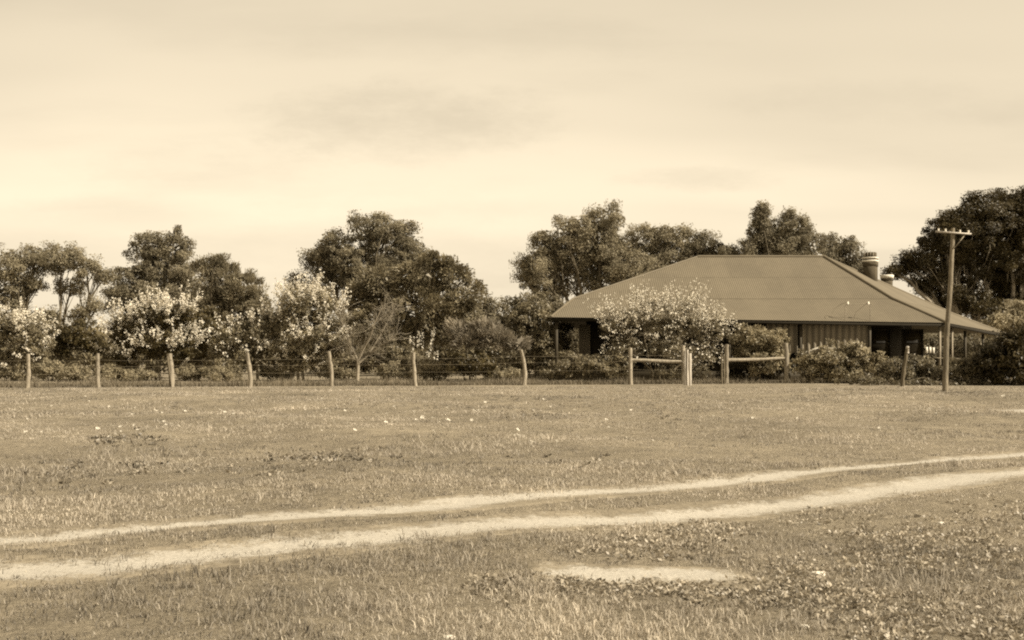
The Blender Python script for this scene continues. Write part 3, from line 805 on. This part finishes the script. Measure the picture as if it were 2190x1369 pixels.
plant('loquat_tree', 'broad dense tree with pale tufted leaves in front of domed gum', 'tree', 880, 62,
      [(820,610,60,45),(900,590,62,44),(960,590,44,40),(990,640,50,46),(900,660,80,60),(800,680,60,60),(850,730,90,34),(960,700,70,46),(770,640,40,40),(930,560,42,22)],
      leaf=.145, cov=2.6, clump=.36, m=M_leafM, tr=.2, fork=.25, stems=2, slim=.42, axis_out=True, t0=.12)
plant('scrub_tree', 'low rounded scrub tree filling the gap left of the house', 'tree', 1060, 72,
      [(1030,665,34,34),(1070,680,40,36),(1020,700,50,50),(1075,720,50,40)], leaf=.15, cov=2.2, clump=.4, m=M_leafB, tr=.12, fork=.3, t0=-.1)
plant('gum_tree', 'large loose gum behind the left slope of the roof', 'tree', 1260, 84,
      [(1300,470,48,36),(1230,495,58,36),(1170,520,40,34),(1150,570,48,40),(1240,570,64,50),(1310,540,56,50),(1380,520,50,48),(1430,510,40,32),(1400,580,60,46),(1300,610,70,34),(1180,610,54,30),(1120,590,20,20),(1120,560,14,10),(1465,500,14,16),(1265,530,80,56),(1345,575,70,50),(1420,560,50,40),(1190,560,50,44)],
      leaf=.145, cov=1.75, clump=.44, m=M_leafA, tr=.3, fork=.28, droop=.5, group=G1, stems=3, spread=1.0, t0=.18)
plant('gum_tree', 'small dark round gum just over the left end of the ridge', 'tree', 1510, 84, [(1505,528,40,34),(1480,550,40,30),(1545,550,36,26)],
      leaf=.14, cov=2.4, clump=.38, m=M_leafA, tr=.2, fork=.4, group=G1, t0=-.2)
plant('gum_tree', 'gum with pointed twin tops rising over middle of the ridge', 'tree', 1660, 82,
      [(1627,460,20,28),(1630,500,42,40),(1690,500,54,44),(1690,470,18,18),(1720,520,46,42),(1650,550,70,34),(1600,535,28,24),(1560,545,30,20),(1665,525,60,36),(1628,480,16,26),(1628,447,9,16),(1690,458,9,12)],
      leaf=.14, cov=2.2, clump=.36, m=M_leafA, tr=.24, fork=.35, group=G1, up=.3, t0=0.0)
plant('gum_tree', 'round gum between the ridge end and the chimney', 'tree', 1800, 86, [(1785,530,40,34),(1810,550,42,46),(1830,590,34,40),(1765,560,36,30)],
      leaf=.14, cov=2.3, clump=.36, m=M_leafA, tr=.2, fork=.35, group=G1, t0=-.1)
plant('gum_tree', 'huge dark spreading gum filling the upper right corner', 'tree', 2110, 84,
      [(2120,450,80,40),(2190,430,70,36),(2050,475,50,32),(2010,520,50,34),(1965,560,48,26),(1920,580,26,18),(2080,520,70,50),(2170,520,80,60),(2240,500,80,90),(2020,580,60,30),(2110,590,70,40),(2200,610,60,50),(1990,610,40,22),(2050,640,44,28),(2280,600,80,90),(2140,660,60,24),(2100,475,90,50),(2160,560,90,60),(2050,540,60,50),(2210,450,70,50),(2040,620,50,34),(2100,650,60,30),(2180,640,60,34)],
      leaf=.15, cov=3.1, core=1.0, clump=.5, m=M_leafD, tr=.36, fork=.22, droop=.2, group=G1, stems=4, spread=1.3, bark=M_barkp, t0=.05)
plant('pale_shrub', 'pale leafy shrub below the huge gum at the right edge', 'shrub', 2165, 74, [(2150,690,34,28),(2180,670,36,36),(2110,700,24,18),(2220,690,50,40)], leaf=.2, cov=2.2, clump=.36, m=M_leafB, tr=.08, fork=.3, t0=.5)
plant('dark_bush', 'very dark dense bush at the right edge by the grass', 'bush', 2170, 45.5, [(2150,760,46,44,0),(2190,745,50,50,0),(2110,785,30,30,0),(2240,770,50,60,0),(2170,800,60,24,0)], leaf=.12, cov=3.2, clump=.22, m=M_leafD, tr=.08, fork=.3, t0=-.15)
# hedgerow seen under the veranda and between the tree trunks
def band(name, label, x0, x1, Y, z, leaf, cov, m, t0=0.0, kind='stuff'):
    mb = MB(); n = int((x1-x0)/(z*.7)); L = []
    for i in range(n):
        x = x0 + (i+.5)*(x1-x0)/n; zz = z*rng.uniform(.75, 1.2); L.append(((x, Y + rng.uniform(-1, 1), zz*.48), (z*.75, z*.6, zz*.52)))
    crown_leaves(mb, L, leaf, cov, leaf*2.0, t0=t0); tag(mb.build(name, m), label, 'foliage', kind=kind)
band('far_treeline', 'distant belt of scrub on the horizon behind everything', -62, 78, 118, 4.2, .5, 1.6, M_far)
band('undergrowth', 'low tangled undergrowth behind the orchard', -34, 2, 68, 1.9, .24, 1.6, M_leafM, t0=.0)
band('undergrowth', 'undergrowth behind the far side of the house', 14, 42, 76, 2.6, .26, 1.6, M_leafB, t0=-.1)

# ---------------------------------------------------------------- orchard
def bloss(label, base, Y, lobes, per, size, shoots, length=.7, **kw):
    kw.setdefault('m', M_leafM)
    r, l, c = plant('blossom_tree', label, 'fruit tree', base, Y, lobes, leaf=.10, clump=.24, tr=.07, fork=.28, **kw)
    add_blossom(r, l, per, size, shoots, length=length); return r
bloss('white blossoming fruit tree cut by the left edge', 35, 52, [(20,700,52,40,0),(70,720,44,40,0),(-40,720,50,50,0),(60,755,46,26,0),(0,765,40,22,0)], 30, .060, 54, cov=1.6, t0=.0, stems=2)
bloss('wide fruit tree with bright upright blossom sprays, second from left', 330, 53, [(330,680,58,36,0),(380,675,42,34,0),(270,715,44,40,0),(340,740,64,36,0),(395,740,36,36,0),(265,765,34,18,0)], 32, .060, 66, cov=2.0, length=.95, t0=.2, stems=3, m=M_leafD)
bloss('sparse blossoming fruit tree behind the fifth fence post', 545, 52, [(500,720,46,36,0),(555,710,42,34,0),(530,755,58,28,0),(478,750,30,26,0),(580,690,24,20,0)], 16, .062, 32, cov=2.2, t0=-.05, stems=2)
bloss('tall fruit tree thick with white blossom beside the bare tree', 637, 52, [(650,655,62,46,0),(700,670,36,46,0),(615,700,44,44,0),(670,730,64,44,0),(600,750,34,28,0),(640,775,60,18,0),(715,740,28,30,0)], 28, .058, 58, cov=2.0, length=.85, t0=.1, stems=3)
r, l, c = plant('flowering_shrub', 'round low shrub covered in white flowers before the veranda', 'shrub', 1415, 49.6,
                [(1340,700,54,46,0),(1400,690,60,46,0),(1470,695,56,46,0),(1530,710,34,36,0),(1420,745,90,38,0),(1330,745,46,30,0),(1500,760,46,30,0),(1300,700,22,18,0),(1450,795,110,20,0),(1380,665,40,24,0),(1450,660,44,22,0)],
                leaf=.06, cov=.5, core=0, clump=.2, m=M_leafM, tr=.05, fork=.15, stems=6, spread=.16, depth=.55, t0=.0, shell=.2)
add_blossom(r, l[:4] + l[7:8] + l[9:], 17, .052, 80, length=1.0); 
bb = MB()
for c_, r_ in l[4:7]:
    q = np.asarray(c_) + rand_dirs(210) * np.asarray(r_) * rng.uniform(.8, 1.1, (210, 1)); v, f, t_ = leaf_cards(q, np.full(210, .08), rng.normal(0, .1, 210), slim=.9); bb.add(v, f, t_)
bb.build('blossom', M_bloss, r)

def bare_tree():
    Y = 51.5; root = empty('bare_tree', (gx(765, Y), Y, 0), 'leafless fruit tree with pale forked branches behind the fence', 'tree')
    m = MB(); W = lambda x, y, d=0: at(x, y, Y+d)
    def path(ps, r0, r1): 
        P = [W(*p) for p in ps]; m.tube(P, np.linspace(r0, r1, len(P)), 7, rough=.03, cap=False); return P
    path([(764,817), (765,800), (766,782), (765,770)], .085, .07)
    L = [path([(765,772), (758,755), (748,738), (744,722), (740,700)], .045, .02), path([(765,775), (778,745), (792,720,-.2), (801,690,-.3), (812,668,-.4), (822,650,-.4)], .055, .02),
         path([(800,692,-.3), (815,680), (832,672), (846,662)], .03, .012), path([(766,778), (785,762,.2), (800,740,.3), (815,715,.4), (828,690,.5)], .045, .018),
         path([(790,757,.2), (810,742), (835,728), (850,712)], .03, .01), path([(765,774), (755,762), (735,752), (722,742)], .035, .012), path([(744,722), (735,700), (726,682), (718,672)], .022, .008)]
    m.build('trunk', M_barkp, root)
    tw = MB()
    for P in L:
        for _ in range(34):
            k = rng.integers(1, len(P)); a = P[k-1] + (P[k]-P[k-1])*rng.random()
            d = rng.normal(size=3) + np.array([.25, 0, .9]); d /= np.linalg.norm(d); ln = rng.uniform(.35, 1.1)
            e = a + d*ln; tw.tube([a, (a+e)/2 + rng.normal(0, .05, 3), e], [.011, .008, .004], 3, cap=False)
            for _ in range(3):
                q = a + (e-a)*rng.uniform(.3, .9); d2 = d + rng.normal(0, .5, 3); tw.tube([q, q + d2*ln*.35], [.006, .003], 3, cap=False)
    tw.build('twigs', M_barkp, root)
bare_tree()

# ---------------------------------------------------------------- shrubs
def shrub(label, base, Y, lobes, m=M_leafM, leaf=.10, cov=2.5, clump=.2, name='shrub', cat='shrub', **kw):
    kw.setdefault('tr', .03); kw.setdefault('fork', .25); kw.setdefault('stems', 3); kw.setdefault('spread', .12)
    return plant(name, label, cat, base, Y, [tuple(q)[:4] + ((q[4] if len(q) > 4 else 0),) for q in lobes], m=m, leaf=leaf, cov=cov, clump=clump, **kw)
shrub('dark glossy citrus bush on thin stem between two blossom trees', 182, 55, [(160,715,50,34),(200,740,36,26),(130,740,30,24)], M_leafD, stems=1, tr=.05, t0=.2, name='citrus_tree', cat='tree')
shrub('dark citrus bush between second and third blossom trees', 420, 57, [(420,700,60,50),(455,740,44,40),(400,760,40,26)], M_leafD, t0=.35)
shrub('rounded leafy bush right of the bare tree trunk', 820, 55, [(830,760,56,30),(880,770,36,24),(790,770,36,20)], M_leafM, t0=-.1)
shrub('spiky grey broom bush with pale arching shoots, left of the house', 1010, 52, [(1000,725,44,28),(1050,725,50,30),(1100,735,34,20),(985,705,28,20),(1040,700,34,24)], M_broom, leaf=.2, slim=.16, axis_out=True, up=.5, cov=2.2, clump=.25, droop=0, name='broom_bush')
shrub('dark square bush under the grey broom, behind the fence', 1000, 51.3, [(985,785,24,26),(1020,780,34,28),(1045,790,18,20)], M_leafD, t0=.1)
shrub('leafy bush between the broom and the veranda corner', 1140, 54, [(1120,700,40,46),(1160,735,40,50),(1110,760,44,34),(1170,780,36,26),(1150,670,44,36)], M_leafM, t0=.0, cov=2.6)
shrub('tall thicket beside the left end of the roof', 1150, 63, [(1130,650,44,38),(1180,660,40,34),(1100,700,40,40),(1190,720,34,40)], M_leafM, leaf=.15, clump=.3, t0=-.15, stems=3, tr=.08, name='thicket')
shrub('leafy bush seen through the open left end of the veranda', 1215, 73, [(1205,700,30,44),(1235,715,30,40),(1215,740,40,34)], M_leafB, leaf=.14, clump=.3, name='bush', cat='bush')
shrub('creeper covered mound along the fence before the veranda', 1260, 49.5, [(1215,785,36,26),(1265,785,44,28),(1315,785,36,30),(1180,800,24,16),(1240,770,30,18)], M_leafM, t0=.12)
shrub('hedge bush seen over the log rail right of the gateway', 1620, 51, [(1590,720,34,24),(1625,722,40,28),(1655,735,30,28),(1600,750,30,24),(1640,770,50,34)], M_leafM, cov=3.0, t0=.35, up=.3)
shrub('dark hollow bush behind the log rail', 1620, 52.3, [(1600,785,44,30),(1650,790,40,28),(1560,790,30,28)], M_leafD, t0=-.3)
shrub('rounded shrub with upright sprays in front of the canvas blind', 1790, 48.6, [(1740,775,34,28),(1775,768,40,34),(1825,768,36,30),(1870,780,34,28),(1800,795,70,22),(1820,750,26,18),(1735,795,26,20)], M_leafM, cov=2.8, t0=.3, up=.4, droop=0)
shrub('low scrubby bush around the leaning short post', 1930, 46.8, [(1915,785,36,20),(1960,785,40,22),(1930,805,60,18),(1990,800,36,22)], M_leafM, t0=-.15)
shrub('low scrubby bush just right of the telegraph pole', 2070, 46.0, [(2050,785,34,20),(2090,780,30,22),(2070,806,60,18),(2120,800,36,20)], M_leafM, t0=-.1)
shrub('weedy strip of low growth at the foot of the right shrubs', 1900, 45.6, [(1850,815,60,9),(1960,822,70,9),(2060,826,60,9),(2140,826,60,10)], M_leafM, leaf=.07, clump=.12, t0=-.15, name='low_growth', cat='plants')
LOW = [(20,800,40,14,'far left, under the first blossom tree'), (110,790,50,26,'right of the first fence post'), (165,800,30,18,'beside the citrus stem'), (250,800,50,18,'right of the second fence post'),
       (300,802,30,14,'left of the third fence post'), (410,795,40,22,'right of the third fence post'), (478,800,42,26,'pale and rounded before the fourth fence post'), (590,800,40,14,'under the sparse blossoming tree'),
       (720,798,50,14,'left of the bare tree trunk'), (850,795,50,18,'left of the sixth fence post'), (930,790,36,28,'weedy, right of the sixth fence post'), (1075,795,40,20,'low, left of the seventh fence post')]
for px, py, rx, ry, lb in LOW:
    shrub('low pale garden bush ' + lb, px, 51.5 + rng.uniform(-1, 1.5), [(px-rx*.3, py, rx*.7, ry), (px+rx*.4, py+3, rx*.6, ry*.8)], M_leafB, leaf=.085, clump=.16, cov=2.5, t0=.4, name='garden_bush', cat='bush', group='low garden bushes behind the fence')
# tall dead flower spikes under the broad tree
for k, (px, y0, y1) in enumerate(((877,735,718),(884,750,722),(893,742,708),(897,745,712),(905,748,706),(921,738,706),(926,728,705),(922,750,730),(914,768,750),(919,768,753),(928,769,752),(935,770,751),(981,768,758))):
    o = MB(); Y = 53.5; a = at(px, y0, Y); b = at(px+rng.uniform(-3, 3), y1, Y); g0 = np.array([a[0], Y, 0])
    root = empty('flower_spike', (a[0], Y, 0), 'tall pale flower spike in the shade beneath the broad tufted tree', 'plant', 'pale flower spikes under the broad tree')
    o.tube([g0, a*.5+g0*.5, a], [.014, .012, .010], 4); o.build('stem', M_bark, root)
    q = a + (b-a)*rng.random((26, 1)) + rng.normal(0, .025, (26, 3)); v, f, t_ = leaf_cards(q, np.full(26, .08), rng.normal(-.15, .15, 26), slim=.7); s_ = MB(); s_.add(v, f, t_); s_.build('bloom', M_bloss, root)

# ---------------------------------------------------------------- small things in the grass
dm = MB()
for k in range(7):
    a = k*2*PI/7; dm.add([(0, 0, .05), (.028*math.cos(a-.3), .028*math.sin(a-.3), .052), (.036*math.cos(a), .036*math.sin(a), .060), (.028*math.cos(a+.3), .028*math.sin(a+.3), .052)], [(0,1,2,3)], 0.0)
dm.tube([(0,0,0), (0,0,.05)], .002, 3)
dme = dm.mesh('daisy'); dme.materials.append(M_bloss)
DS = [(28,884),(40,882),(15,895),(60,895),(75,858),(128,860),(190,860),(262,862),(292,867),(330,882),(345,888),(395,884),(480,888),(500,895),(567,893),(578,895),(630,911),(760,885),(755,929),(785,960),(945,926),(890,905),(720,856),(690,862),(735,884),(260,915),(207,921),(240,936),(120,940),(18,940),(415,915),(350,903),(372,908),(560,903),(608,920),(672,905),(700,895),(830,890),(850,908),(905,898),(960,880),(1010,905),(1100,870),(1160,858),(1180,868),(1262,862),(1300,920),(1240,940),(1190,955),(1350,880),(1640,868),(1668,870),(1732,862),(1610,900),(2005,892),(2070,890),(2145,852),(2150,850)]
for _ in range(70):
    DS.append((rng.uniform(0, 1050), rng.uniform(852, 935)) if rng.random() < .75 else (rng.uniform(900, 2100), rng.uniform(850, 960)))
for px, py in DS:
    o = bpy.data.objects.new('daisy', dme); COL.objects.link(o); Y = gy(py); X = gx(px, Y)
    o.location = (X, Y, float(height(X, Y))); o.rotation_euler = (.45 + rng.uniform(-.3, .3), rng.uniform(-.4, .4), rng.uniform(0, 6))
    s = rng.uniform(.6, 1.35) * min(1.0, .45 + Y/45); o.scale = (s, s, s*.9 + .4)
    tag(o, 'small white daisy open in the pasture grass between track and fence', 'flower', 'daisies scattered in the pasture')
for px, py, sx, lb in ((1748,1212,.05,'pale flat stone in weeds right of the sand patch'), (2012,1100,.03,'small white stone among the weeds below the near rut'), (20,1085,.02,'tiny pale stone at left edge above the track'), (960,1367,.03,'small pale stone at the bottom edge of the field'), (1720,1312,.025,'small pale pebble in the weeds at lower right')):
    Y = gy(py); X = gx(px, Y); m = MB(); nn = 8; rings = []
    for zf, rf in ((0, 1), (.45, .95), (.8, .6)):
        for k in range(nn): a = k*2*PI/nn; rr = sx*rf*(1+.2*math.sin(k*2.3)); rings.append((X+rr*math.cos(a), Y+rr*.8*math.sin(a), height(X, Y)+sx*.6*zf))
    rings.append((X, Y, height(X, Y)+sx*.56))
    f4 = [(r*nn+k, r*nn+(k+1) % nn, (r+1)*nn+(k+1) % nn, (r+1)*nn+k) for r in range(2) for k in range(nn)]
    b0 = m.n; m.add(rings, f4); m.f.append(np.array([(16+k, 16+(k+1) % nn, 24) for k in range(nn)]))
    tag(m.build('pale_stone', M_stone, smooth=True), lb, 'stone')
